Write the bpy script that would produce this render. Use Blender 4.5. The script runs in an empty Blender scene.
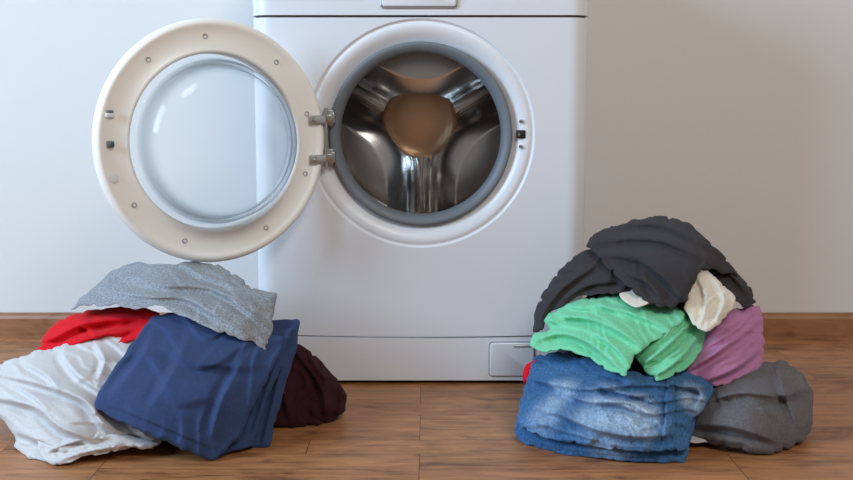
import bpy, bmesh, math, random
import numpy as np
from mathutils import Vector, Matrix, noise
from mathutils.geometry import delaunay_2d_cdt
random.seed(3)
S = bpy.context.scene
S.view_settings.view_transform = 'Standard'
S.view_settings.look = 'None'

# ---------------------------------------------------------------- helpers
def lin(c):
    return tuple(((v/255.0)/12.92 if v/255.0 <= 0.04045 else (((v/255.0)+0.055)/1.055)**2.4) for v in c)+(1.0,)

def new_mat(name, rgb, rough=0.5, metal=0.0, **kw):
    m = bpy.data.materials.new(name); m.use_nodes = True
    b = m.node_tree.nodes['Principled BSDF']
    b.inputs['Base Color'].default_value = lin(rgb)
    b.inputs['Roughness'].default_value = rough
    b.inputs['Metallic'].default_value = metal
    for k, v in kw.items():
        b.inputs[k.replace('_', ' ')].default_value = v
    return m

def mesh_obj(name, verts, faces, mat, parent=None, smooth=True, fix=True):
    me = bpy.data.meshes.new(name)
    me.from_pydata([tuple(v) for v in verts], [], faces)
    if fix:
        bm = bmesh.new(); bm.from_mesh(me)
        bmesh.ops.remove_doubles(bm, verts=bm.verts, dist=1e-6)
        bmesh.ops.recalc_face_normals(bm, faces=bm.faces)
        bm.to_mesh(me); bm.free()
    o = bpy.data.objects.new(name, me)
    S.collection.objects.link(o)
    if mat: me.materials.append(mat)
    if smooth:
        for p in me.polygons: p.use_smooth = True
    if parent: o.parent = parent
    return o

def sharp(o, ang=35):
    bm = bmesh.new(); bm.from_mesh(o.data)
    for e in bm.edges:
        if len(e.link_faces) == 2 and e.calc_face_angle(0) > math.radians(ang): e.smooth = False
    bm.to_mesh(o.data); bm.free()
    return o

def empty(name, loc=(0, 0, 0)):
    e = bpy.data.objects.new(name, None); e.location = loc
    S.collection.objects.link(e); return e

def rbox(name, lo, hi, mat, parent=None, bev=0.003, seg=3):
    bm = bmesh.new(); bmesh.ops.create_cube(bm, size=1)
    for v in bm.verts:
        v.co = Vector([lo[i]+(v.co[i]+0.5)*(hi[i]-lo[i]) for i in range(3)])
    if bev > 0:
        bmesh.ops.bevel(bm, geom=bm.edges[:], offset=bev, segments=seg, profile=0.5, affect='EDGES')
    me = bpy.data.meshes.new(name); bm.to_mesh(me); bm.free()
    o = bpy.data.objects.new(name, me); S.collection.objects.link(o)
    me.materials.append(mat)
    for p in me.polygons: p.use_smooth = bev > 0
    if bev > 0: sharp(o, 40)
    if parent: o.parent = parent
    return o

def lathe(name, prof, mat, parent=None, cx=0, cz=0, N=128, ang=40):
    """profile list of (r, y), revolved about the Y axis through (cx, cz)"""
    V = []; F = []
    n = len(prof)
    for i in range(N):
        a = 2*math.pi*i/N
        for r, y in prof: V.append((cx+r*math.cos(a), y, cz+r*math.sin(a)))
    for i in range(N):
        j = (i+1) % N
        for k in range(n-1):
            F.append((i*n+k, i*n+k+1, j*n+k+1, j*n+k))
    o = mesh_obj(name, V, F, mat, parent)
    bm = bmesh.new(); bm.from_mesh(o.data)
    bmesh.ops.dissolve_degenerate(bm, dist=1e-6, edges=bm.edges[:]); bm.to_mesh(o.data); bm.free()
    for p in o.data.polygons: p.use_smooth = True
    return sharp(o, ang)

def extrude_profile(name, pts, zb, zt, mat, parent, cap=True):
    """pts = xy profile; zb, zt functions of x"""
    n = len(pts)
    V = [(x, y, zb(x)) for x, y in pts]+[(x, y, zt(x)) for x, y in pts]
    F = [(i, (i+1) % n, n+(i+1) % n, n+i) for i in range(n)] if cap else [(i, i+1, n+i+1, n+i) for i in range(n-1)]
    if cap:
        F.append(tuple(range(n))); F.append(tuple(range(n, 2*n)))
    o = mesh_obj(name, V, F, mat, parent)
    return sharp(o, 40)

# ---------------------------------------------------------------- materials
def nt(m): return m.node_tree.nodes, m.node_tree.links

def wall_mat(name, rgb):
    m = new_mat(name, rgb, 0.85); N, L = nt(m)
    tc = N.new('ShaderNodeTexCoord'); ns = N.new('ShaderNodeTexNoise'); ns.inputs['Scale'].default_value = 90
    ns.inputs['Detail'].default_value = 4
    bp = N.new('ShaderNodeBump'); bp.inputs['Strength'].default_value = 0.06; bp.inputs['Distance'].default_value = 0.004
    L.new(tc.outputs['Object'], ns.inputs['Vector']); L.new(ns.outputs['Fac'], bp.inputs['Height'])
    L.new(bp.outputs['Normal'], N['Principled BSDF'].inputs['Normal'])
    return m

def wood_mat(name, planks=True, dark=(96, 56, 32), light=(190, 130, 84), rough=0.42):
    m = new_mat(name, light, rough); N, L = nt(m); B = N['Principled BSDF']
    tc = N.new('ShaderNodeTexCoord')
    br = N.new('ShaderNodeTexBrick')
    br.inputs['Scale'].default_value = 1.0
    br.inputs['Brick Width'].default_value = 0.46; br.inputs['Row Height'].default_value = 0.068
    br.inputs['Mortar Size'].default_value = 0.0008; br.inputs['Mortar Smooth'].default_value = 0.3
    br.inputs['Color1'].default_value = (0, 0, 0, 1); br.inputs['Color2'].default_value = (1, 1, 1, 1)
    br.inputs['Mortar'].default_value = (0.5, 0.5, 0.5, 1); br.offset = 0.37; br.offset_frequency = 3
    L.new(tc.outputs['Object'], br.inputs['Vector'])
    sh = N.new('ShaderNodeVectorMath'); sh.operation = 'MULTIPLY'; sh.inputs[1].default_value = (3.1, 1.7, 5.3)
    L.new(br.outputs['Color'], sh.inputs[0])
    ad = N.new('ShaderNodeVectorMath'); ad.operation = 'ADD'
    L.new(tc.outputs['Object'], ad.inputs[0]); L.new(sh.outputs[0], ad.inputs[1])
    mp = N.new('ShaderNodeMapping'); mp.inputs['Scale'].default_value = (5, 62, 62)
    L.new(ad.outputs[0], mp.inputs['Vector'])
    n1 = N.new('ShaderNodeTexNoise'); n1.inputs['Scale'].default_value = 1.0; n1.inputs['Detail'].default_value = 10
    n1.inputs['Roughness'].default_value = 0.74; n1.inputs['Distortion'].default_value = 0.7
    L.new(mp.outputs[0], n1.inputs['Vector'])
    mp2 = N.new('ShaderNodeMapping'); mp2.inputs['Scale'].default_value = (9, 20, 20)
    L.new(ad.outputs[0], mp2.inputs['Vector'])
    n2 = N.new('ShaderNodeTexNoise'); n2.inputs['Scale'].default_value = 1.0; n2.inputs['Detail'].default_value = 6
    n2.inputs['Distortion'].default_value = 1.8
    L.new(mp2.outputs[0], n2.inputs['Vector'])
    mx = N.new('ShaderNodeMath'); mx.operation = 'MULTIPLY_ADD'; mx.inputs[1].default_value = 0.6
    L.new(n1.outputs['Fac'], mx.inputs[0])
    m3 = N.new('ShaderNodeMath'); m3.operation = 'MULTIPLY'; m3.inputs[1].default_value = 0.4
    L.new(n2.outputs['Fac'], m3.inputs[0]); L.new(m3.outputs[0], mx.inputs[2])
    m4 = N.new('ShaderNodeMath'); m4.operation = 'MULTIPLY_ADD'; m4.inputs[1].default_value = 0.06
    sep = N.new('ShaderNodeSeparateColor'); L.new(br.outputs['Color'], sep.inputs[0])
    L.new(sep.outputs[0], m4.inputs[0]); L.new(mx.outputs[0], m4.inputs[2])
    cr = N.new('ShaderNodeValToRGB')
    cr.color_ramp.elements[0].position = 0.38; cr.color_ramp.elements[0].color = lin(dark)
    cr.color_ramp.elements[1].position = 0.67; cr.color_ramp.elements[1].color = lin(light)
    e = cr.color_ramp.elements.new(0.5); e.color = lin(tuple(int(dark[i]*0.35+light[i]*0.65) for i in range(3)))
    L.new(m4.outputs[0], cr.inputs['Fac'])
    if planks:
        mm = N.new('ShaderNodeMix'); mm.data_type = 'RGBA'
        L.new(br.outputs['Fac'], mm.inputs['Factor']); L.new(cr.outputs['Color'], mm.inputs[6])
        mm.inputs[7].default_value = lin((92, 56, 34))
        L.new(mm.outputs[2], B.inputs['Base Color'])
    else:
        L.new(cr.outputs['Color'], B.inputs['Base Color'])
    bp = N.new('ShaderNodeBump'); bp.inputs['Strength'].default_value = 0.12; bp.inputs['Distance'].default_value = 0.002
    L.new(mx.outputs[0], bp.inputs['Height']); L.new(bp.outputs['Normal'], B.inputs['Normal'])
    return m

def cloth_mat(name, rgb, var=0.10, heather=0.0, fade=None, fade_rgb=None, wsc=1400, bump=0.25, streak=None, crease=1.0, cdir=0.5):
    m = new_mat(name, rgb, 0.92); N, L = nt(m); B = N['Principled BSDF']
    B.inputs['Sheen Weight'].default_value = 0.06; B.inputs['Specular IOR Level'].default_value = 0.10
    tc = N.new('ShaderNodeTexCoord')
    n1 = N.new('ShaderNodeTexNoise'); n1.inputs['Scale'].default_value = 14; n1.inputs['Detail'].default_value = 6
    L.new(tc.outputs['Object'], n1.inputs['Vector'])
    n2 = N.new('ShaderNodeTexNoise'); n2.inputs['Scale'].default_value = 320; n2.inputs['Detail'].default_value = 3
    mp = N.new('ShaderNodeMapping'); mp.inputs['Scale'].default_value = streak or (1, 1, 1)
    L.new(tc.outputs['Object'], mp.inputs['Vector']); L.new(mp.outputs[0], n2.inputs['Vector'])
    a = N.new('ShaderNodeMapRange'); a.inputs['From Min'].default_value = 0.3; a.inputs['From Max'].default_value = 0.7
    a.inputs['To Min'].default_value = 1-var; a.inputs['To Max'].default_value = 1+var
    L.new(n1.outputs['Fac'], a.inputs['Value'])
    b = N.new('ShaderNodeMapRange'); b.inputs['From Min'].default_value = 0.35; b.inputs['From Max'].default_value = 0.65
    b.inputs['To Min'].default_value = 1-0.05-heather; b.inputs['To Max'].default_value = 1+0.05+heather
    L.new(n2.outputs['Fac'], b.inputs['Value'])
    mu = N.new('ShaderNodeMath'); mu.operation = 'MULTIPLY'; L.new(a.outputs[0], mu.inputs[0]); L.new(b.outputs[0], mu.inputs[1])
    base = N.new('ShaderNodeRGB'); base.outputs[0].default_value = lin(rgb)
    src = base.outputs[0]
    if fade:
        n3 = N.new('ShaderNodeTexNoise'); n3.inputs['Scale'].default_value = 40; n3.inputs['Detail'].default_value = 7
        mp3 = N.new('ShaderNodeMapping'); mp3.inputs['Scale'].default_value = (1.8, 1, 0.5)
        L.new(tc.outputs['Object'], mp3.inputs['Vector']); L.new(mp3.outputs[0], n3.inputs['Vector'])
        for (pt, rad, st) in fade:
            vs = N.new('ShaderNodeVectorMath'); vs.operation = 'DISTANCE'; vs.inputs[1].default_value = pt
            L.new(tc.outputs['Object'], vs.inputs[0])
            r = N.new('ShaderNodeMapRange'); r.interpolation_type = 'SMOOTHSTEP'
            r.inputs['From Min'].default_value = rad; r.inputs['From Max'].default_value = 0
            r.inputs['To Min'].default_value = 0; r.inputs['To Max'].default_value = st
            L.new(vs.outputs['Value'], r.inputs['Value'])
            r2 = N.new('ShaderNodeMapRange'); r2.inputs['From Min'].default_value = 0.25; r2.inputs['From Max'].default_value = 0.60
            r2.inputs['To Min'].default_value = 0.4
            L.new(n3.outputs['Fac'], r2.inputs['Value'])
            f = N.new('ShaderNodeMath'); f.operation = 'MULTIPLY'; L.new(r.outputs[0], f.inputs[0]); L.new(r2.outputs[0], f.inputs[1])
            mm = N.new('ShaderNodeMix'); mm.data_type = 'RGBA'
            L.new(f.outputs[0], mm.inputs['Factor']); L.new(src, mm.inputs[6]); mm.inputs[7].default_value = lin(fade_rgb)
            src = mm.outputs[2]
    vm = N.new('ShaderNodeVectorMath'); vm.operation = 'SCALE'
    L.new(src, vm.inputs[0]); L.new(mu.outputs[0], vm.inputs['Scale'])
    L.new(vm.outputs[0], B.inputs['Base Color'])
    n4 = N.new('ShaderNodeTexNoise'); n4.inputs['Scale'].default_value = wsc/4; n4.inputs['Detail'].default_value = 2
    L.new(tc.outputs['Object'], n4.inputs['Vector'])
    bp = N.new('ShaderNodeBump'); bp.inputs['Strength'].default_value = bump; bp.inputs['Distance'].default_value = 0.001
    L.new(n4.outputs['Fac'], bp.inputs['Height'])
    # fine press creases: ridged, stretched, patchy
    mpc = N.new('ShaderNodeMapping'); mpc.inputs['Scale'].default_value = (1.0, 1.0, 2.4); mpc.inputs['Rotation'].default_value = (0, cdir, 0)
    L.new(tc.outputs['Object'], mpc.inputs['Vector'])
    n5 = N.new('ShaderNodeTexNoise'); n5.noise_type = 'RIDGED_MULTIFRACTAL'
    n5.inputs['Scale'].default_value = 16; n5.inputs['Detail'].default_value = 3; n5.inputs['Roughness'].default_value = 0.45
    n5.inputs['Distortion'].default_value = 0.6
    L.new(mpc.outputs[0], n5.inputs['Vector'])
    n6 = N.new('ShaderNodeTexNoise'); n6.inputs['Scale'].default_value = 11
    L.new(tc.outputs['Object'], n6.inputs['Vector'])
    r6 = N.new('ShaderNodeMapRange'); r6.inputs['From Min'].default_value = 0.38; r6.inputs['From Max'].default_value = 0.62
    L.new(n6.outputs['Fac'], r6.inputs['Value'])
    mh = N.new('ShaderNodeMath'); mh.operation = 'MULTIPLY'; L.new(n5.outputs['Fac'], mh.inputs[0]); L.new(r6.outputs[0], mh.inputs[1])
    bp2 = N.new('ShaderNodeBump'); bp2.inputs['Strength'].default_value = 0.55*crease; bp2.inputs['Distance'].default_value = 0.0035
    L.new(mh.outputs[0], bp2.inputs['Height']); L.new(bp.outputs['Normal'], bp2.inputs['Normal'])
    L.new(bp2.outputs['Normal'], B.inputs['Normal'])
    return m

M_white = new_mat('enamel_white', (224, 226, 230), 0.26)
M_white2 = new_mat('plastic_white', (228, 230, 234), 0.33)
M_cream = new_mat('door_plastic_cream', (250, 248, 241), 0.36)
M_seam = new_mat('seam_dark', (110, 112, 118), 0.7)
M_black = new_mat('black_plastic', (14, 14, 15), 0.5)
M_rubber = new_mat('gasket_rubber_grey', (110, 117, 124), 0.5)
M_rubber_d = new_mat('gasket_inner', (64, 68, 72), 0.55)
M_silver = new_mat('silver_trim', (176, 178, 184), 0.3, 0.6)
M_steel = new_mat('hinge_steel', (190, 188, 182), 0.28, 1.0)
M_display = new_mat('display', (20, 24, 30), 0.15)
M_wall = wall_mat('wall_paint', (222, 220, 217))
M_floor = wood_mat('laminate_floor')
M_base = wood_mat('baseboard_wood', planks=False, dark=(120, 78, 50), light=(168, 118, 80), rough=0.4)
M_drum = new_mat('drum_steel', (212, 209, 206), 0.20, 1.0)
M_boss = new_mat('drum_boss_warm_reflection', (250, 206, 164), 0.45, 0.65)  # steel boss with the warm orange floor reflection painted into its base colour
M_hole = new_mat('perforation_dark', (8, 8, 8), 0.6)

def glass(name, blend, clear, tint, rough=0.01):
    m = bpy.data.materials.new(name); m.use_nodes = True
    N, L = nt(m); N.clear()
    out = N.new('ShaderNodeOutputMaterial'); tr = N.new('ShaderNodeBsdfTransparent'); gl = N.new('ShaderNodeBsdfGlossy')
    gl.inputs['Roughness'].default_value = rough
    lw = N.new('ShaderNodeLayerWeight'); lw.inputs['Blend'].default_value = blend
    pw = N.new('ShaderNodeMath'); pw.operation = 'POWER'; pw.inputs[1].default_value = 2.2
    mc = N.new('ShaderNodeMix'); mc.data_type = 'RGBA'
    mc.inputs[6].default_value = clear; mc.inputs[7].default_value = tint
    lw2 = N.new('ShaderNodeLayerWeight'); lw2.inputs['Blend'].default_value = 0.5
    L.new(lw2.outputs['Facing'], pw.inputs[0]); L.new(pw.outputs[0], mc.inputs['Factor']); L.new(mc.outputs[2], tr.inputs['Color'])
    mx = N.new('ShaderNodeMixShader'); L.new(lw.outputs['Fresnel'], mx.inputs[0]); L.new(tr.outputs[0], mx.inputs[1]); L.new(gl.outputs[0], mx.inputs[2])
    L.new(mx.outputs[0], out.inputs[0])
    return m
M_glass = glass('clear_glass', 0.10, (0.99, 0.995, 1.0, 1), (0.6, 0.65, 0.7, 1))
M_glass_b = glass('clear_glass_bowl', 0.20, (0.995, 1.0, 1.0, 1), (0.22, 0.27, 0.33, 1))

# ---------------------------------------------------------------- room
WY = 0.43
def plane_obj(name, vs, mat):
    return mesh_obj(name, vs, [(0, 1, 2, 3)], mat, smooth=False, fix=False)
plane_obj('floor', [(-2.6, -4, 0), (2.6, -4, 0), (2.6, WY, 0), (-2.6, WY, 0)], M_floor)
plane_obj('wall_back', [(-2.6, WY, 0), (2.6, WY, 0), (2.6, WY, 2.6), (-2.6, WY, 2.6)], M_wall)
plane_obj('wall_right', [(2.6, WY, 0), (2.6, -4, 0), (2.6, -4, 2.6), (2.6, WY, 2.6)], M_wall)
def lw_box(name, y0, y1, z0, z1):
    return rbox(name, (-2.7, y0, z0), (-2.6, y1, z1), M_wall, bev=0)
wl = empty('wall_left')
for i, (a, b, c, d) in enumerate([(-4, -2.7, 0, 2.6), (-0.8, WY, 0, 2.6), (-2.7, -0.8, 0, 0.7), (-2.7, -0.8, 2.3, 2.6)]):
    o = lw_box('wall_panel_%d' % i, a, b, c, d); o.parent = wl
wn = empty('window_1')
for i, (a, b, c, d) in enumerate([(-2.7, -2.64, 0.7, 2.3), (-0.86, -0.8, 0.7, 2.3), (-2.7, -0.8, 0.7, 0.76), (-2.7, -0.8, 2.24, 2.3), (-1.78, -1.72, 0.7, 2.3)]):
    rbox('frame_%d' % i, (-2.68, a, c), (-2.62, b, d), M_white2, wn, 0.004)
prof = [(0, 0), (-0.014, 0), (-0.014, 0.040), (-0.011, 0.047), (-0.005, 0.051), (0, 0.052)]
V = []
for x in (-2.6, 2.6):
    V += [(x, WY+p[0], p[1]) for p in prof]
n = len(prof)
F = [(i, (i+1) % n, n+(i+1) % n, n+i) for i in range(n)]
mesh_obj('baseboard_back', V, F, M_base, smooth=False)

# ---------------------------------------------------------------- washing machine
W = empty('washing_machine')
CZ = 0.463
def zs(x): return 0.088+0.006*(x/0.3)**2
def arc(cx, cy, r, a0, a1, n): return [(cx+r*math.cos(math.radians(a0+(a1-a0)*i/n)), cy+r*math.sin(math.radians(a0+(a1-a0)*i/n))) for i in range(n+1)]
RC = 0.035; HW = 0.304
left_arc = arc(-HW+RC, RC, RC, 270, 180, 10)
right_arc = arc(HW-RC, RC, RC, 0, -90, 10)
U = left_arc+[(-HW, 0.40), (HW, 0.40)]+right_arc
extrude_profile('cabinet', U, lambda x: zs(x)+0.0015, lambda x: 0.6715, M_white, W, cap=False)
front_pts = [((HW-RC)*(1-2*i/24), 0.0) for i in range(1, 24)]
full = left_arc+[(-HW, 0.40), (HW, 0.40)]+right_arc+front_pts
extrude_profile('kick_panel', full, lambda x: 0.007, lambda x: zs(x)-0.0015, M_white, W)
extrude_profile('control_panel', [(x, y-0.003 if y < 0.05 else y) for x, y in full], lambda x: 0.6755, lambda x: 0.835, M_white, W)
extrude_profile('top_lid', [(x*1.006, y*1.0-0.004 if y < 0.05 else y+0.003) for x, y in full], lambda x: 0.838, lambda x: 0.858, M_white, W)
ins = [(x*0.985, 0.004+y*0.975) for x, y in full]
extrude_profile('seam_low', ins, lambda x: 0.075, lambda x: zs(x)+0.004, M_seam, W)
extrude_profile('seam_top', ins, lambda x: 0.668, lambda x: 0.681, M_seam, W)
extrude_profile('seam_lid', ins, lambda x: 0.83, lambda x: 0.845, M_seam, W)
for sx in (-1, 1):
    for yy in (0.05, 0.35):
        f = lathe('foot', [(0.0, 0.0), (0.02, 0.0), (0.022, 0.004), (0.018, 0.008), (0, 0.008)], M_black, W, N=24)
        f.rotation_euler = (math.radians(90), 0, 0); f.location = (sx*0.24, yy, 0.0)
RO = 0.207
x0, x1 = -HW+RC, HW-RC
zt = 0.6715
zc = zs(x1)+0.0015
angs = [2*math.pi*i/160 for i in range(160)]
for cxx, czz in ((x0, zt), (x1, zt), (x0, zc), (x1, zc)):
    angs.append(math.atan2(czz-CZ, cxx) % (2*math.pi))
angs = sorted(set(round(a, 6) for a in angs))
V = []; F = []; K = 8
for a in angs:
    c, s = math.cos(a), math.sin(a)
    t = 1e9
    if c > 1e-9: t = min(t, x1/c)
    if c < -1e-9: t = min(t, x0/c)
    if s > 1e-9: t = min(t, (zt-CZ)/s)
    if s < -1e-9: t = min(t, (zc-CZ)/s)
    ex, ez = c*t, CZ+s*t
    if s < 0 and abs(ez-zc) < 1e-3: ez = zs(ex)+0.0015
    for k in range(K+1):
        q = k/K
        V.append((RO*c*(1-q)+ex*q, 0.0, (CZ+RO*s)*(1-q)+ez*q))
n = len(angs)
for i in range(n):
    j = (i+1) % n
    for k in range(K): F.append((i*(K+1)+k, i*(K+1)+k+1, j*(K+1)+k+1, j*(K+1)+k))
mesh_obj('front_panel', V, F, M_white, W)
lathe('porthole_bezel', [(0.207, 0.0), (0.2055, 0.0008), (0.2045, 0.003), (0.203, 0.004), (0.201, 0.0035), (0.199, 0.002), (0.196, 0.0012), (0.190, 0.0014),
                         (0.182, 0.005), (0.175, 0.010), (0.170, 0.014), (0.166, 0.016), (0.160, 0.03)], M_white2, W, cz=CZ, N=160, ang=60)
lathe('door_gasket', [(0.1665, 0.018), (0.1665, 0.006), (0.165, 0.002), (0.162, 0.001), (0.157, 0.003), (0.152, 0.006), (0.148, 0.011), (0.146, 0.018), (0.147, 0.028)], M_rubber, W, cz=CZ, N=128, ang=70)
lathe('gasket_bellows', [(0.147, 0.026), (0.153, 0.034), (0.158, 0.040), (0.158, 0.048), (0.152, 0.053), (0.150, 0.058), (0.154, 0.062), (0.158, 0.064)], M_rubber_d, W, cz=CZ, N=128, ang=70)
RD = 0.222
lathe('drum_shell', [(0.154, 0.066), (0.160, 0.064), (0.170, 0.066), (0.205, 0.074), (0.218, 0.082), (RD, 0.092), (RD, 0.13), (RD+0.002, 0.135), (RD, 0.14), (RD, 0.20), (RD+0.002, 0.205), (RD, 0.21), (RD, 0.30), (0.218, 0.315), (0.208, 0.335)], M_drum, W, cz=CZ, N=128, ang=60)
# drum back: three domed sectors separated by smooth curved arms that meet at the hub
V = []; F = []
NR, NA = 90, 360
def back_y(r, a):
    kk = 0.022
    ls = []
    for b in (270, 30, 150):
        t = a-math.radians(b)
        ls.append(abs(r*math.sin(t)) if math.cos(t) > 0 else r)
    d = -kk*math.log(sum(math.exp(-l/kk) for l in ls))
    d -= 0.010
    sec = 1/(1+math.exp(-max(-30, min(30, d/0.006))))
    sec *= 1/(1+math.exp(-(0.198-r)/0.006))
    y = 0.335-0.016*sec-0.030*sec*max(0, min(1, d/0.06))**0.7
    y -= 0.004*math.exp(-((d-0.004)/0.004)**2)
    y -= 0.004*math.exp(-((d+0.012)/0.005)**2)*(1 if r > 0.04 else 0)
    return y
for i in range(NR+1):
    r = 0.21*i/NR
    for j in range(NA):
        a = 2*math.pi*j/NA
        V.append((r*math.cos(a), back_y(max(r, 1e-4), a), CZ+r*math.sin(a)))
for i in range(NR):
    for j in range(NA):
        k = (j+1) % NA
        F.append((i*NA+j, (i+1)*NA+j, (i+1)*NA+k, i*NA+k))
mesh_obj('drum_back', V, F, M_drum, W)
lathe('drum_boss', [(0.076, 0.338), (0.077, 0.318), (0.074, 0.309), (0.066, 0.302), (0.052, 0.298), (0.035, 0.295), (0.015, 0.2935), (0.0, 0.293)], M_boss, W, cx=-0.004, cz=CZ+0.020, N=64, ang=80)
for b in (90, 210, 330):
    V = []; F = []
    sec = [(-0.040, 0), (-0.034, 0.010), (-0.022, 0.026), (-0.012, 0.034), (0, 0.037), (0.012, 0.034), (0.022, 0.026), (0.034, 0.010), (0.040, 0)]
    ys = [0.085, 0.095, 0.12, 0.16, 0.20, 0.24, 0.28, 0.305, 0.318]
    hs = [0.0, 0.5, 0.8, 0.95, 1, 1, 0.9, 0.6, 0.0]
    ca = math.radians(b)
    for y, h in zip(ys, hs):
        for t, q in sec:
            rr = RD+0.002-q*h; tt = t*(0.8+0.2*h)
            V.append((rr*math.cos(ca)-tt*math.sin(ca), y, CZ+rr*math.sin(ca)+tt*math.cos(ca)))
    m = len(sec)
    for i in range(len(ys)-1):
        for k in range(m-1): F.append((i*m+k, i*m+k+1, (i+1)*m+k+1, (i+1)*m+k))
    mesh_obj('drum_lifter', V, F, M_drum, W)
V = []; F = []
for iy in range(11):
    y = 0.10+iy*0.0185
    for ia in range(48):
        a = 2*math.pi*(ia+0.5*(iy % 2))/48
        dd = min(abs(((math.degrees(a)-b+180) % 360)-180) for b in (90, 210, 330))
        if dd < 12: continue
        r = RD-0.0012; b0 = len(V)
        for k in range(8):
            q = 2*math.pi*k/8
            V.append(((r)*math.cos(a+0.0024/r*math.cos(q)), y+0.0024*math.sin(q), CZ+r*math.sin(a+0.0024/r*math.cos(q))))
        F.append(tuple(range(b0, b0+8)))
mesh_obj('drum_perforations', V, F, M_hole, W, fix=False)
rbox('lock_slot', (0.174, -0.0005, CZ-0.007), (0.190, 0.012, CZ+0.008), M_black, W, 0.002)
rbox('lock_slot_tongue', (0.177, -0.0015, CZ-0.003), (0.180, 0.010, CZ+0.003), M_rubber, W, 0.001)
for dz in (0.024, -0.022):
    lathe('lock_screw', [(0.0, -0.0025), (0.0025, -0.002), (0.0036, 0.0), (0.0036, 0.006)], M_steel, W, cx=0.182, cz=CZ+dz, N=20)
def rrect(x0, x1, z0, z1, r, n=6):
    P = []
    for cx, cz, a0 in ((x1-r, z1-r, 0), (x0+r, z1-r, 90), (x0+r, z0+r, 180), (x1-r, z0+r, 270)):
        for i in range(n+1):
            a = math.radians(a0+90*i/n); P.append((cx+r*math.cos(a), cz+r*math.sin(a)))
    return P
def plate(name, P, y0, y1, inset, mat, parent):
    cx = sum(p[0] for p in P)/len(P); cz = sum(p[1] for p in P)/len(P)
    ex = max(p[0] for p in P)-cx; ez = max(p[1] for p in P)-cz
    n = len(P)
    V = [(x, y1, z) for x, z in P]+[(x, y0+inset*0.6, z) for x, z in P]+[(cx+(x-cx)*(1-inset/ex), y0, cz+(z-cz)*(1-inset/ez)) for x, z in P]
    F = [(i, (i+1) % n, n+(i+1) % n, n+i) for i in range(n)]+[(n+i, n+(i+1) % n, 2*n+(i+1) % n, 2*n+i) for i in range(n)]+[tuple(range(2*n, 3*n))]
    return sharp(mesh_obj(name, V, F, mat, parent), 25)
plate('filter_flap_gap', rrect(0.126, 0.212, 0.014, 0.0805, 0.008), -0.0006, 0.004, 0.0004, M_seam, W)
plate('filter_flap', rrect(0.1275, 0.2105, 0.0155, 0.079, 0.007), -0.0035, 0.004, 0.002, M_white, W)
plate('filter_flap_grip', rrect(0.172, 0.205, 0.070, 0.0745, 0.002), -0.0042, 0.0, 0.001, M_silver, W)
plate('handle_surround', rrect(-0.072, 0.066, 0.687, 0.740, 0.006), -0.006, 0.0, 0.001, M_silver, W)
plate('handle_plate', rrect(-0.069, 0.063, 0.6905, 0.737, 0.005), -0.009, 0.0, 0.002, M_white2, W)
plate('detergent_drawer', rrect(-0.285, -0.10, 0.705, 0.82, 0.008), -0.009, 0.0, 0.003, M_white2, W)
plate('display_window', rrect(-0.04, 0.05, 0.765, 0.805, 0.004), -0.006, 0.0, 0.001, M_display, W)
lathe('program_knob', [(0.036, -0.003), (0.036, -0.006), (0.030, -0.008), (0.028, -0.024), (0.025, -0.027), (0, -0.027)], M_silver, W, cx=0.18, cz=0.765, N=64)
for i in range(4):
    lathe('button', [(0.007, -0.002), (0.007, -0.006), (0.005, -0.008), (0, -0.008)], M_silver, W, cx=-0.03+i*0.024, cz=0.752, N=24)
# ---- door
PHI = math.radians(32); DR = 0.2065
DC = Vector((-0.170-DR*math.cos(PHI), -0.022-DR*math.sin(PHI), CZ-0.008))
D = empty('door'); D.parent = W
D.location = DC; D.rotation_euler = (0, 0, PHI)
lathe('door_ring', [(0.1480, 0.020), (0.1480, 0.002), (0.1495, -0.001), (0.152, -0.0025), (0.155, -0.002), (0.158, 0.000), (0.185, 0.001), (0.192, -0.001), (0.196, -0.003), (0.2005, -0.0015), (0.2045, 0.003),
                    (0.2065, 0.009), (0.2045, 0.018), (0.198, 0.028), (0.180, 0.034), (0.155, 0.036), (0.1480, 0.030), (0.1480, 0.020)], M_cream, D, N=160, ang=50)
bowl = [(0.1482, 0.004), (0.146, 0.001), (0.141, 0.0), (0.139, -0.002), (0.137, -0.008), (0.134, -0.024), (0.130, -0.042), (0.125, -0.053), (0.117, -0.060), (0.105, -0.064), (0.07, -0.068), (0.035, -0.070), (0.0, -0.0705)]
lathe('glass_bowl', bowl, M_glass_b, D, N=128, ang=80)
lathe('glass_bowl_inside', [(r*0.955, y+0.006) for r, y in bowl], M_glass_b, D, N=128, ang=80)
lathe('outer_window', [(0.1482, 0.026), (0.12, 0.030), (0.06, 0.034), (0.0, 0.035)], M_glass, D, N=96)
for a in (15, 50, 95, 130, 215, 250, 300, 340):
    ca = math.radians(a); cx, cz = 0.176*math.cos(ca), 0.176*math.sin(ca)
    lathe('screw_well', [(0.0050, 0.0012), (0.0045, -0.0003), (0.0032, -0.0001), (0.0025, 0.0007), (0, 0.0008)], M_silver, D, cx=cx, cz=cz, N=20)
rbox('latch_hook_base', (-0.186, -0.004, -0.006), (-0.174, 0.004, 0.005), M_rubber, D, 0.002)
rbox('latch_hook', (-0.183, -0.012, -0.003), (-0.177, 0.0, 0.003), M_rubber_d, D, 0.002)
rbox('latch_guide', (-0.187, -0.005, 0.042), (-0.172, 0.004, 0.050), M_white2, D, 0.002)
rbox('latch_guide_slot', (-0.185, -0.0055, 0.050), (-0.174, 0.002, 0.054), M_rubber, D, 0.001)
lathe('latch_boss', [(0.008, 0.0), (0.008, -0.0015), (0.006, -0.002), (0, -0.002)], M_white2, D, cx=-0.177, cz=-0.055, N=24)
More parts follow.
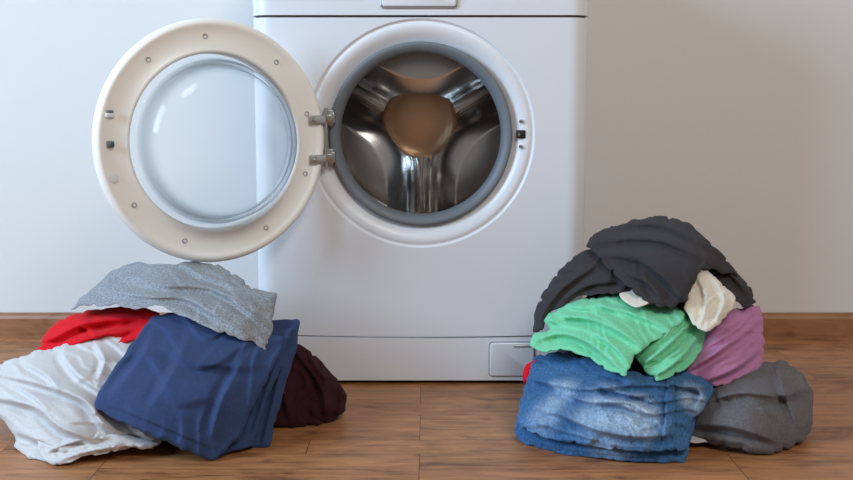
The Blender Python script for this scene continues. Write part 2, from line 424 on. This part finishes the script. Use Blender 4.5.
for dz in (0.033, -0.037):
    rbox('hinge_leaf', (0.172, -0.006, dz-0.006), (0.205, -0.001, dz+0.010), M_steel, D, 0.0015)
    lathe('hinge_screw', [(0, -0.009), (0.003, -0.0085), (0.0045, -0.006), (0.0045, 0)], M_steel, D, cx=0.182, cz=dz+0.002, N=20)
    rbox('hinge_arm', (-0.180, -0.022, CZ+dz-0.010), (-0.158, -0.014, CZ+dz+0.004), M_steel, W, 0.002)
    rbox('hinge_block', (-0.168, -0.016, CZ+dz-0.013), (-0.154, 0.016, CZ+dz+0.007), M_steel, W, 0.002)
    rbox('hinge_mount', (-0.176, -0.003, CZ+dz-0.018), (-0.158, 0.010, CZ+dz+0.012), M_silver, W, 0.002)
pin = lathe('hinge_pin', [(0, -0.052), (0.0035, -0.052), (0.0035, 0.052), (0, 0.052)], M_steel, W, N=20)
pin.rotation_euler = (math.radians(90), 0, 0); pin.location = (-0.170, -0.018, CZ-0.004)

# ---------------------------------------------------------------- camera
CAMP = Vector((0.0105, -2.0, 0.525)); TH = math.radians(7.25); FL = 1100.0
cam = bpy.data.cameras.new('camera'); cam.sensor_width = 36; cam.lens = FL/853*36
co = bpy.data.objects.new('camera', cam); S.collection.objects.link(co)
co.location = CAMP; co.rotation_euler = (math.radians(90)-TH, 0, 0); S.camera = co
sT, cT = math.sin(TH), math.cos(TH)

# survey of the reference: sight-line at a true distance d -> metres in the room
def site(px, py, d):
    u = (px-426.5)/FL; v = (240-py)/FL
    k = d/(cT+v*sT)
    return (CAMP.x+u*k, CAMP.y+d, CAMP.z+(v*cT-sT)*k)
def Fd(py):
    v = (240-py)/FL
    return CAMP.z*(cT+v*sT)/(sT-v*cT)

# ---------------------------------------------------------------- garments
def catmull(P, step=2.5):
    out = []; n = len(P)
    for i in range(n):
        p0, p1, p2, p3 = [np.array(P[(i+k-1) % n], float) for k in range(4)]
        m = max(1, int(np.linalg.norm(p2-p1)/step))
        for s in range(m):
            t = s/m; a = 0.22
            m1 = (p2-p0)*a; m2 = (p3-p1)*a
            out.append((2*t**3-3*t**2+1)*p1+(t**3-2*t**2+t)*m1+(-2*t**3+3*t**2)*p2+(t**3-t**2)*m2)
    return np.array(out)
def catmull_open(P):
    P = [np.array(p, float) for p in P]; out = []
    Q = [P[0]]+P+[P[-1]]
    for i in range(1, len(Q)-2):
        p0, p1, p2, p3 = Q[i-1:i+3]
        for s in range(6):
            t = s/6; m1 = (p2-p0)*0.5; m2 = (p3-p1)*0.5
            out.append((2*t**3-3*t**2+1)*p1+(t**3-2*t**2+t)*m1+(-2*t**3+3*t**2)*p2+(t**3-t**2)*m2)
    out.append(P[-1]); return np.array(out)
def seg_dist(P, A, B):
    AB = B-A; L2 = (AB**2).sum(1)+1e-9
    best = np.full(len(P), 1e9)
    for i in range(len(A)):
        t = np.clip(((P-A[i])@AB[i])/L2[i], 0, 1)
        best = np.minimum(best, np.linalg.norm(P-(A[i]+t[:, None]*AB[i]), axis=1))
    return best
def line_coords(P, Q):
    A, B = Q[:-1], Q[1:]; AB = B-A; Ls = np.linalg.norm(AB, axis=1); cum = np.concatenate([[0], np.cumsum(Ls)])
    best = np.full(len(P), 1e9); sg = np.zeros(len(P)); tt = np.zeros(len(P))
    for i in range(len(A)):
        t = np.clip(((P-A[i])@AB[i])/(Ls[i]**2+1e-9), 0, 1)
        dv = P-(A[i]+t[:, None]*AB[i]); d = np.linalg.norm(dv, axis=1)
        cr = AB[i][0]*(P[:, 1]-A[i][1])-AB[i][1]*(P[:, 0]-A[i][0])
        u = d < best
        best[u] = d[u]; sg[u] = np.sign(cr[u]); tt[u] = (cum[i]+t[u]*Ls[i])/cum[-1]
    return best*np.where(sg == 0, 1, sg), tt
def inside(P, poly):
    c = np.zeros(len(P), bool); n = len(poly)
    for i in range(n):
        a, b = poly[i], poly[(i+1) % n]
        cond = (a[1] > P[:, 1]) != (b[1] > P[:, 1])
        xx = (b[0]-a[0])*(P[:, 1]-a[1])/((b[1]-a[1]) if abs(b[1]-a[1]) > 1e-9 else 1e-9)+a[0]
        c ^= cond & (P[:, 0] < xx)
    return c
def tps(ctrl):
    C = np.array([c[:2] for c in ctrl], float)/100; z = np.array([c[2] for c in ctrl], float); n = len(C)
    def ker(r): return np.where(r > 1e-9, r**2*np.log(r+1e-12), 0)
    Kk = ker(np.linalg.norm(C[:, None]-C[None], axis=2))+np.eye(n)*0.02
    Pm = np.hstack([np.ones((n, 1)), C])
    A = np.block([[Kk, Pm], [Pm.T, np.zeros((3, 3))]])
    w = np.linalg.lstsq(A, np.concatenate([z, np.zeros(3)]), rcond=None)[0]
    def f(Q):
        Q = Q/100
        return ker(np.linalg.norm(Q[:, None]-C[None], axis=2))@w[:n]+np.hstack([np.ones((len(Q), 1)), Q])@w[n:]
    return f
def drape(p, sc, ang, stt, sd):
    """lapped folds: each swells gently on one side and drops away on the other, merging and dying out"""
    ca, sa = math.cos(math.radians(ang)), math.sin(math.radians(ang))
    a = (p[0]*ca+p[1]*sa)/(sc*stt); b = (-p[0]*sa+p[1]*ca)/sc
    w = noise.noise(Vector((a*0.9, b*0.35, sd)))*1.6+noise.noise(Vector((a*2.1, b*0.9, sd+7)))*0.45
    m = max(0.0, min(1.0, 0.45+1.6*noise.noise(Vector((a*0.8+3, b*0.45, sd+13)))))
    f = (b*0.8+w) % 1.0
    if f < 0.80:
        q = f/0.80; h = q*q*(1.9-0.9*q)
    else:
        q = (f-0.80)/0.20; h = 1-q*q*(3-2*q)
    return m*(h-0.4)
def crumple(p, sc, ang, stt, sd):
    """sharp-ridged facets of crumpled cloth"""
    ca, sa = math.cos(math.radians(ang)), math.sin(math.radians(ang))
    a = (p[0]*ca+p[1]*sa)/(sc*stt); b = (-p[0]*sa+p[1]*ca)/sc
    a += 0.45*noise.noise(Vector((a, b, sd+2))); b += 0.45*noise.noise(Vector((a, b, sd+21)))
    ds, _ = noise.voronoi(Vector((a, b, sd)), distance_metric='DISTANCE')
    m = max(0.0, min(1.0, 0.45+1.5*noise.noise(Vector((a*0.5, b*0.5, sd+40)))))
    return m*(ds[0]-0.45)
SEED = [0]
def garment(name, parent, mat, outline, ctrl, T=0.005, R=4, back=0.05, folds=(), wr=(0.006, 30, 0, 2.5), wr2=None, cr=0.005, crs=22, fine=0.0003, step=1.6, jit=0.9, notch=2.8, bulge=0.001):
    SEED[0] += 1; sd = SEED[0]*17.3
    O = catmull(outline)
    tang = np.roll(O, -1, 0)-np.roll(O, 1, 0); tang /= np.linalg.norm(tang, axis=1)[:, None]+1e-9
    nrm = np.stack([tang[:, 1], -tang[:, 0]], 1)
    if not inside(O[:1]+nrm[:1]*1.5, O)[0]: nrm = -nrm
    J = np.array([[noise.noise(Vector((p[0]/11, p[1]/11, sd))), noise.noise(Vector((p[0]/11, p[1]/11, sd+9)))] for p in O])*jit*2
    nt_ = np.array([max(0.0, 1-abs(noise.noise(Vector((p[0]/17, p[1]/17, sd+77))))*5)**1.5 for p in O])*notch
    O = O+J+nrm*nt_[:, None]
    n = len(O)
    lo = O.min(0); hi = O.max(0)
    gx, gy = np.meshgrid(np.arange(lo[0], hi[0], step), np.arange(lo[1], hi[1], step*0.87))
    gx = gx+(np.arange(gx.shape[0]) % 2)[:, None]*step*0.5
    G = np.stack([gx.ravel(), gy.ravel()], 1)
    A = O; B = np.roll(O, -1, 0)
    G = G[inside(G, O)]
    dg = seg_dist(G, A, B); G = G[dg > 2.8]
    tang = np.roll(O, -1, 0)-np.roll(O, 1, 0); tang /= np.linalg.norm(tang, axis=1)[:, None]+1e-9
    nrm = np.stack([tang[:, 1], -tang[:, 0]], 1)
    rings = []
    for off in (0.3, 0.9, 1.8):
        for sgn in (1, -1):
            q = O+nrm*off*sgn
            q = q[inside(q, O)]
            dq = seg_dist(q, A, B)
            rings.append(q[dq > off*0.8])
    Pt = np.vstack([O]+rings+[G])
    vs, es, fs, *_ = delaunay_2d_cdt([Vector(p) for p in Pt], [(i, (i+1) % n) for i in range(n)], [], 1, 1e-4)
    P = np.array([[v[0], v[1]] for v in vs])
    d = seg_dist(P, A, B)
    bnd = d < 0.02
    e = np.clip(d/R, 0, 1); prof = np.sqrt(np.clip(1-(1-e)**2, 0, 1))
    e2 = np.clip(d/28, 0, 1); prof2 = e2*(2-e2)
    base = tps(ctrl)(P)
    amp, sc, ang, stt = wr
    relief = np.array([amp*drape(p, sc, ang, stt, sd)+fine*noise.noise(Vector((p[0]/6, p[1]/6, sd+3))) for p in P])
    if wr2 is None: wr2 = (amp*0.5, sc*0.62, ang+38, stt)
    relief += np.array([wr2[0]*drape(p, wr2[1], wr2[2], wr2[3], sd+51) for p in P])
    relief += np.array([cr*crumple(p, crs, ang, 1.8, sd+90)+cr*0.4*crumple(p, crs*0.5, ang+30, 1.8, sd+120) for p in P])
    att = np.clip(d/5, 0, 1)
    for pl, am, wd in folds:
        s, t = line_coords(P, catmull_open(pl))
        tp = np.clip(np.sin(np.pi*np.clip(t, 0.0, 1.0)), 0, 1)**0.6
        tp = np.maximum(tp, 0.12)
        lap = np.where(s < 0, np.exp(-(np.abs(s)/(wd*1.5))**1.2), np.exp(-(s/(wd*0.45))**2))
        valley = np.exp(-((s-1.15*wd)/(0.6*wd))**2)
        relief += am*tp*(lap-0.5*valley)
    relief *= (0.35+0.65*att)*(~bnd)
    Df = base-T*prof-bulge*prof2-relief
    Dfl = np.array([Fd(p[1]) for p in P])
    Df = np.minimum(Df, Dfl*0.9985)
    eb = np.clip(d/(R*5), 0, 1); pb = np.sqrt(np.clip(1-(1-eb)**2, 0, 1))
    Db = np.maximum(base, Df)+back*pb
    V = [site(p[0], p[1], dd) for p, dd in zip(P, Df)]
    nb = {}
    for i, (p, dd) in enumerate(zip(P, Db)):
        if bnd[i]: nb[i] = i; continue
        x, y, z = site(p[0], p[1], dd)
        nb[i] = len(V); V.append((x, min(y, -0.035), max(z, 0.0015)))
    V = [(x, min(y, -0.03), max(z, 0.001)) for x, y, z in V]
    F = [tuple(f) for f in fs]+[tuple(nb[i] for i in reversed(f)) for f in fs]
    F = [f for f in F if len(set(f)) == len(f)]
    return mesh_obj(name, V, F, mat, parent)

def mound(name, c, rx, ry, h, mat, parent, sd):
    V = []; F = []; NR, NA = 14, 48
    for i in range(NR+1):
        ph = math.pi/2*i/NR
        for j in range(NA):
            a = 2*math.pi*j/NA
            k = 1+0.15*noise.noise(Vector((math.cos(a)*2, math.sin(a)*2, ph*2+sd)))
            V.append((c[0]+rx*k*math.cos(ph)*math.cos(a), c[1]+ry*k*math.cos(ph)*math.sin(a), 0.001+h*math.sin(ph)*(0.9+0.1*k)))
    for i in range(NR):
        for j in range(NA):
            k = (j+1) % NA; F.append((i*NA+j, i*NA+k, (i+1)*NA+k, (i+1)*NA+j))
    F.append(tuple(range(NA)))
    return mesh_obj(name, V, F, mat, parent)

C_gray = cloth_mat('heather_grey_jersey', (142, 144, 148), 0.05, 0.22, cdir=0.5)
C_red = cloth_mat('red_cotton', (214, 24, 36), 0.06, cdir=-0.5)
C_white = cloth_mat('offwhite_cotton', (200, 195, 193), 0.03, cdir=0.7)
C_navy = cloth_mat('navy_twill', (54, 69, 104), 0.07, 0.04, wsc=1800, crease=0.8, cdir=1.0)
C_maroon = cloth_mat('maroon_knit', (54, 24, 28), 0.1)
C_black = cloth_mat('charcoal_jersey', (60, 56, 58), 0.08, 0.04, cdir=0.6)
C_green = cloth_mat('mint_jersey', (122, 205, 160), 0.05, 0.03, cdir=0.5)
C_cream = cloth_mat('cream_linen', (222, 212, 196), 0.06)
C_purple = cloth_mat('dusty_pink_jersey', (182, 124, 162), 0.06, cdir=-0.7)
C_grey2 = cloth_mat('grey_knit', (102, 98, 99), 0.08, 0.10)
C_jean = cloth_mat('denim', (62, 102, 144), 0.18, 0.18, streak=(1, 1, 0.35), wsc=2200, crease=1.2, cdir=0.3,
    fade=[(site(588, 400, 1.54), 0.074, 1.0), (site(640, 412, 1.53), 0.062, 1.0), (site(556, 384, 1.62), 0.046, 0.85), (site(694, 398, 1.6), 0.036, 0.75), (site(545, 415, 1.61), 0.045, 0.5), (site(610, 440, 1.56), 0.05, 0.5)], fade_rgb=(194, 211, 224))

# ---------- left pile
PL = empty('clothes_pile')
mound('inner_laundry', (-0.36, -0.19, 0), 0.15, 0.12, 0.16, C_maroon, PL, 1.0)
garment('maroon_sweater', PL, C_maroon,
    [(262, 350), (297, 344), (318, 358), (338, 380), (347, 396), (345, 410), (330, 422), (308, 427), (272, 426), (240, 420)],
    [(297, 346, 1.79), (346, 400, 1.78), (320, 425, Fd(425)), (265, 425, 1.72), (260, 355, 1.78)], T=0.010, R=8, back=0.08, bulge=0.008,
    folds=[([(296, 352), (320, 385), (326, 418)], 0.014, 5), ([(280, 380), (290, 420)], 0.012, 5)], wr=(0.012, 20, 60, 2))
garment('red_t_shirt', PL, C_red,
    [(38, 352), (42, 340), (52, 326), (66, 316), (92, 309), (128, 306), (160, 312), (160, 330), (120, 345), (70, 360)],
    [(40, 345, 1.75), (125, 308, 1.80), (140, 335, 1.74), (70, 355, 1.72)], T=0.006, R=5, back=0.06,
    folds=[([(46, 342), (80, 325), (110, 320), (140, 316)], 0.020, 6), ([(60, 350), (90, 338), (130, 330)], 0.016, 5), ([(70, 318), (86, 326), (96, 338)], 0.012, 4)], wr=(0.010, 16, -25, 3), cr=0.003)
garment('white_shirt', PL, C_white,
    [(-40, 392), (-20, 372), (0, 363), (20, 356), (50, 346), (95, 337), (140, 328), (175, 345), (180, 400), (170, 430), (160, 444), (120, 450), (78, 457), (50, 462), (28, 458), (15, 446), (10, 430), (-4, 414), (-30, 405)],
    [(0, 366, 1.70), (-30, 392, 1.67), (20, 452, 1.60), (60, 460, Fd(462)), (155, 444, 1.60), (140, 332, 1.76), (70, 345, 1.73), (70, 400, 1.60), (120, 400, 1.63)], T=0.006, R=5, back=0.10, bulge=0.003,
    folds=[([(-10, 372), (40, 383), (84, 400), (104, 424), (135, 436)], 0.022, 7), ([(-10, 396), (35, 406), (60, 426), (100, 442)], 0.022, 7), ([(60, 350), (76, 372), (98, 388), (120, 400)], 0.019, 7),
           ([(20, 360), (48, 376), (60, 392)], 0.013, 5), ([(12, 430), (50, 444), (70, 456)], 0.012, 5), ([(95, 342), (104, 360), (98, 380)], 0.014, 5), ([(0, 380), (30, 394), (50, 412)], 0.010, 4)],
    wr=(0.012, 26, 38, 3.4), wr2=(0.006, 14, 20, 3), cr=0.006, crs=28)
garment('white_shirt_hem', PL, C_white,
    [(36, 440), (62, 432), (95, 429), (125, 434), (162, 444), (152, 449), (125, 449), (105, 454), (82, 458), (58, 466), (44, 460)],
    [(45, 440, 1.575), (60, 463, Fd(466)), (150, 446, 1.575), (100, 432, 1.575)], T=0.005, R=4, back=0.03,
    folds=[([(46, 452), (80, 440), (110, 438)], 0.012, 3), ([(60, 460), (100, 449), (150, 446)], 0.010, 3)], wr=(0.006, 9, -12, 4), cr=0.002)
garment('navy_trousers_under', PL, C_navy,
    [(205, 330), (250, 322), (299, 319), (297, 345), (290, 372), (281, 400), (274, 425), (270, 447), (252, 448), (222, 447), (205, 420)],
    [(298, 322, 1.76), (269, 446, Fd(447)), (230, 446, 1.63), (240, 325, 1.75), (285, 385, 1.68)], T=0.006, R=4, back=0.08, notch=1,
    folds=[([(290, 326), (278, 380), (262, 446)], 0.009, 3.5)], wr=(0.004, 22, 100, 3), cr=0.002)
garment('navy_trousers_layer', PL, C_navy,
    [(200, 330), (255, 330), (292, 328), (286, 350), (277, 378), (266, 404), (258, 428), (252, 446), (232, 451), (218, 456), (205, 430)],
    [(290, 330, 1.735), (254, 444, 1.61), (222, 454, 1.58), (240, 332, 1.73), (275, 385, 1.655)], T=0.005, R=3.5, back=0.05, notch=1,
    folds=[([(284, 336), (270, 380), (250, 440)], 0.005, 3)], wr=(0.003, 22, 100, 3), cr=0.002)
garment('navy_trousers', PL, C_navy,
    [(152, 317), (180, 312), (230, 322), (284, 337), (277, 360), (264, 386), (252, 410), (240, 436), (228, 449), (213, 461), (185, 451), (150, 435), (118, 421), (98, 410), (95, 403), (98, 392), (110, 374), (130, 345)],
    [(152, 320, 1.73), (285, 335, 1.715), (252, 410, 1.60), (214, 459, Fd(461)), (97, 402, 1.575), (150, 432, 1.545), (190, 385, 1.585)], T=0.005, R=3, back=0.06, bulge=0.003,
    folds=[([(156, 326), (142, 358), (112, 396)], 0.008, 7), ([(98, 400), (150, 421), (214, 448)], 0.004, 2.5), ([(160, 345), (200, 362), (262, 366)], 0.009, 9), ([(244, 360), (222, 400), (210, 440)], 0.009, 7), ([(190, 335), (175, 370), (150, 410)], 0.007, 8)],
    wr=(0.007, 46, 25, 2.0), wr2=(0.004, 26, 100, 2.5), cr=0.004, crs=38, jit=0.6, notch=1.2)
garment('gray_t_shirt', PL, C_gray,
    [(70, 309), (86, 292), (104, 277), (122, 266), (140, 263), (162, 264), (195, 262), (218, 265), (238, 277), (258, 289), (277, 294), (275, 312), (272, 332), (266, 350), (245, 342), (222, 334), (200, 324), (182, 316), (166, 310), (150, 308), (132, 311), (112, 306), (92, 306)],
    [(74, 306, 1.76), (140, 264, 1.87), (215, 266, 1.86), (275, 294, 1.78), (266, 348, 1.68), (182, 313, 1.70), (120, 307, 1.73), (160, 285, 1.77), (230, 305, 1.72)], T=0.004, R=3, back=0.07, bulge=0.002,
    folds=[([(112, 270), (160, 284), (210, 288), (270, 312)], 0.015, 6), ([(90, 290), (150, 296), (190, 300), (250, 335)], 0.013, 6), ([(180, 264), (205, 276), (240, 288)], 0.014, 5), ([(215, 290), (240, 306), (268, 328)], 0.011, 4)],
    wr=(0.009, 22, 22, 3.5), wr2=(0.005, 14, 50, 2.5), cr=0.003)

# ---------- right pile
PR = empty('clothes_pile')
mound('inner_laundry', (0.36, -0.2, 0), 0.15, 0.12, 0.23, C_black, PR, 4.0)
garment('grey_sweater', PR, C_grey2,
    [(690, 410), (706, 392), (735, 374), (762, 362), (778, 359), (792, 364), (806, 376), (813, 392), (813, 425), (806, 438), (788, 450), (765, 455), (735, 449), (710, 444), (690, 440), (680, 425)],
    [(690, 415, 1.66), (770, 362, 1.74), (812, 395, 1.70), (806, 436, 1.64), (765, 454, Fd(455)), (690, 440, 1.64), (750, 405, 1.61)], T=0.009, R=7, back=0.08, bulge=0.006,
    folds=[([(700, 402), (740, 392), (775, 395), (810, 390)], 0.016, 7), ([(690, 425), (730, 426), (780, 442)], 0.014, 6), ([(776, 362), (784, 392), (800, 430)], 0.012, 6)],
    wr=(0.010, 28, 10, 2.5), cr=0.005)
garment('white_sock', PR, C_white, [(688, 436), (712, 438), (718, 442), (700, 443), (688, 442)],
    [(688, 440, 1.62), (715, 440, 1.62), (700, 436, 1.63)], T=0.005, R=3, back=0.01, wr=(0.001, 10, 0, 1), cr=0, notch=0)
garment('dusty_pink_t_shirt', PR, C_purple,
    [(690, 335), (715, 320), (738, 308), (758, 304), (764, 325), (764, 355), (758, 376), (738, 384), (712, 387), (690, 378), (672, 362)],
    [(740, 306, 1.78), (762, 345, 1.75), (745, 384, 1.68), (690, 378, 1.66), (690, 340, 1.72), (725, 350, 1.68)], T=0.006, R=5, back=0.08, bulge=0.005,
    folds=[([(684, 370), (720, 350), (760, 318)], 0.017, 6), ([(700, 382), (735, 368), (762, 346)], 0.015, 5), ([(700, 350), (735, 330), (752, 312)], 0.013, 5)],
    wr=(0.008, 17, -32, 3), cr=0.003)
garment('red_sock', PR, C_red, [(522, 374), (527, 364), (540, 360), (545, 385), (530, 384), (523, 381)],
    [(525, 370, 1.715), (540, 365, 1.715), (535, 388, 1.705)], T=0.005, R=4, back=0.02, wr=(0.002, 8, 0, 1), cr=0.001, notch=0)
garment('blue_jeans_under_leg', PR, C_jean,
    [(530, 385), (560, 375), (640, 380), (700, 392), (697, 420), (690, 442), (685, 462), (650, 463), (612, 460), (575, 456), (545, 450), (520, 442), (514, 430), (520, 405)],
    [(530, 385, 1.70), (700, 392, 1.67), (684, 462, Fd(462)), (600, 459, Fd(459)), (518, 438, Fd(442)), (600, 420, 1.59), (650, 420, 1.59)], T=0.006, R=4, back=0.10, notch=1,
    folds=[([(516, 436), (580, 450), (684, 458)], 0.004, 3)], wr=(0.004, 16, 8, 3), cr=0.003)
garment('blue_jeans', PR, C_jean,
    [(526, 376), (530, 363), (540, 354), (560, 352), (590, 358), (640, 372), (690, 370), (714, 386), (709, 402), (696, 418), (690, 436), (686, 450), (650, 452), (612, 449), (575, 444), (545, 438), (522, 428), (517, 418), (521, 398)],
    [(528, 368, 1.71), (560, 354, 1.72), (712, 388, 1.64), (686, 450, 1.545), (600, 446, 1.55), (520, 424, 1.63), (522, 400, 1.67), (600, 405, 1.575), (660, 405, 1.575), (690, 420, 1.59)], T=0.005, R=3.5, back=0.10, bulge=0.003,
    folds=[([(526, 376), (580, 388), (640, 384), (708, 388)], 0.014, 6), ([(522, 404), (560, 414), (600, 430), (640, 436), (684, 432)], 0.013, 6), ([(668, 376), (666, 415), (662, 450)], 0.007, 2.2), ([(674, 450), (672, 415), (674, 378)], 0.007, 2.2),
           ([(545, 384), (585, 400), (620, 404), (660, 420)], 0.013, 5), ([(590, 380), (625, 394), (665, 394)], 0.011, 4), ([(530, 420), (575, 434), (620, 444)], 0.008, 4), ([(676, 378), (700, 392), (694, 410)], 0.008, 4), ([(516, 420), (560, 438), (620, 446), (686, 446)], 0.003, 2)],
    wr=(0.009, 18, 14, 3.0), wr2=(0.004, 10, 40, 2.5), cr=0.005, crs=18, fine=0.0008)
garment('mint_t_shirt_under', PR, C_green,
    [(630, 350), (660, 325), (685, 310), (700, 316), (706, 326), (705, 345), (694, 362), (680, 372), (658, 381), (642, 368)],
    [(636, 352, 1.65), (690, 314, 1.72), (704, 345, 1.69), (658, 380, 1.59), (670, 345, 1.64)], T=0.005, R=4, back=0.05, bulge=0.003,
    folds=[([(640, 366), (668, 345), (694, 318)], 0.016, 5), ([(655, 376), (680, 358), (702, 330)], 0.015, 5), ([(646, 352), (672, 330), (686, 314)], 0.010, 4)], wr=(0.006, 12, -45, 3), cr=0.003)
garment('mint_t_shirt', PR, C_green,
    [(530, 346), (532, 336), (540, 330), (548, 328), (543, 320), (550, 312), (568, 303), (590, 297), (620, 290), (650, 298), (687, 310), (684, 322), (668, 334), (650, 344), (636, 356), (630, 366), (625, 376), (608, 371), (588, 358), (565, 351), (545, 353)],
    [(532, 345, 1.70), (560, 308, 1.76), (620, 292, 1.77), (686, 312, 1.70), (625, 374, 1.575), (590, 356, 1.64), (610, 330, 1.655), (645, 345, 1.62)], T=0.005, R=3.5, back=0.06, bulge=0.003,
    folds=[([(532, 342), (560, 333), (590, 343), (622, 370)], 0.018, 6), ([(546, 322), (580, 316), (615, 328), (645, 348)], 0.019, 6.5), ([(565, 305), (615, 308), (670, 328)], 0.016, 6), ([(590, 330), (612, 345), (628, 362)], 0.012, 4)],
    wr=(0.009, 16, 28, 3.2), cr=0.003)
garment('cream_shirt', PR, C_cream,
    [(684, 308), (688, 290), (698, 270), (712, 274), (724, 284), (735, 297), (732, 312), (720, 324), (706, 332), (696, 328), (688, 318)],
    [(690, 310, 1.69), (702, 271, 1.75), (733, 296, 1.72), (708, 331, 1.655)], T=0.005, R=3.5, back=0.05,
    folds=[([(698, 276), (706, 300), (700, 326)], 0.010, 4), ([(712, 278), (724, 300), (712, 326)], 0.010, 4)], wr=(0.006, 11, 70, 2.5), cr=0.002)
garment('cream_shirt_corner', PR, C_cream, [(620, 293), (628, 285), (650, 290), (648, 304), (636, 308), (626, 302)],
    [(620, 294, 1.725), (648, 292, 1.72), (634, 307, 1.67)], T=0.005, R=4, back=0.03, wr=(0.002, 8, 30, 1), cr=0.002, notch=0)
garment('charcoal_sweater_under', PR, C_black,
    [(533, 333), (534, 316), (541, 296), (556, 274), (575, 256), (610, 240), (700, 245), (733, 268), (752, 290), (756, 303), (744, 308), (730, 300), (700, 268), (660, 270), (630, 292), (600, 294), (570, 302), (550, 316), (542, 331)],
    [(534, 330, 1.74), (560, 270, 1.84), (700, 248, 1.86), (755, 300, 1.79), (735, 300, 1.76), (600, 294, 1.74), (650, 275, 1.76)], T=0.006, R=4, back=0.08,
    folds=[([(538, 322), (560, 290), (600, 262)], 0.016, 6), ([(550, 312), (585, 286), (625, 280)], 0.014, 5), ([(708, 254), (735, 278), (752, 300)], 0.013, 5)], wr=(0.009, 16, -42, 3), cr=0.004)
garment('charcoal_sweater', PR, C_black,
    [(586, 247), (590, 237), (604, 229), (622, 222), (642, 217), (668, 216), (686, 222), (704, 236), (724, 256), (738, 276), (720, 274), (702, 268), (695, 282), (688, 301), (672, 309), (652, 306), (634, 293), (612, 272), (596, 256)],
    [(588, 246, 1.84), (655, 219, 1.89), (735, 270, 1.82), (688, 300, 1.685), (655, 306, 1.68), (612, 272, 1.75), (655, 255, 1.765), (702, 268, 1.74)], T=0.005, R=3.5, back=0.07, bulge=0.003,
    folds=[([(588, 244), (630, 238), (670, 243), (712, 264)], 0.015, 6), ([(598, 254), (640, 260), (672, 284), (684, 302)], 0.016, 7), ([(620, 225), (665, 226), (712, 250)], 0.012, 5), ([(625, 272), (650, 284), (662, 302)], 0.011, 5)],
    wr=(0.010, 24, 28, 2.8), cr=0.005, crs=28)

# ---------------------------------------------------------------- lights
def area(name, loc, target, size, power, rgb, sy=None):
    l = bpy.data.lights.new(name, 'AREA'); l.energy = power; l.color = rgb
    l.shape = 'RECTANGLE'; l.size = size; l.size_y = sy or size
    o = bpy.data.objects.new(name, l); S.collection.objects.link(o); o.location = loc
    o.rotation_euler = (Vector(target)-Vector(loc)).to_track_quat('-Z', 'Y').to_euler()
    return o
area('window_daylight', (-2.5, -1.35, 1.55), (-0.3, 0.3, 0.4), 1.3, 106, (0.52, 0.75, 1.0), 1.3)
area('room_fill', (0.9, -2.8, 2.5), (0.3, 0, 0.3), 1.0, 42, (1.0, 0.94, 0.87), 0.8)  # unseen warm fill added above and behind the camera
w = bpy.data.worlds.new('world'); S.world = w; w.use_nodes = True
w.node_tree.nodes['Background'].inputs[0].default_value = (1.0, 0.98, 0.96, 1)
w.node_tree.nodes['Background'].inputs[1].default_value = 0.23
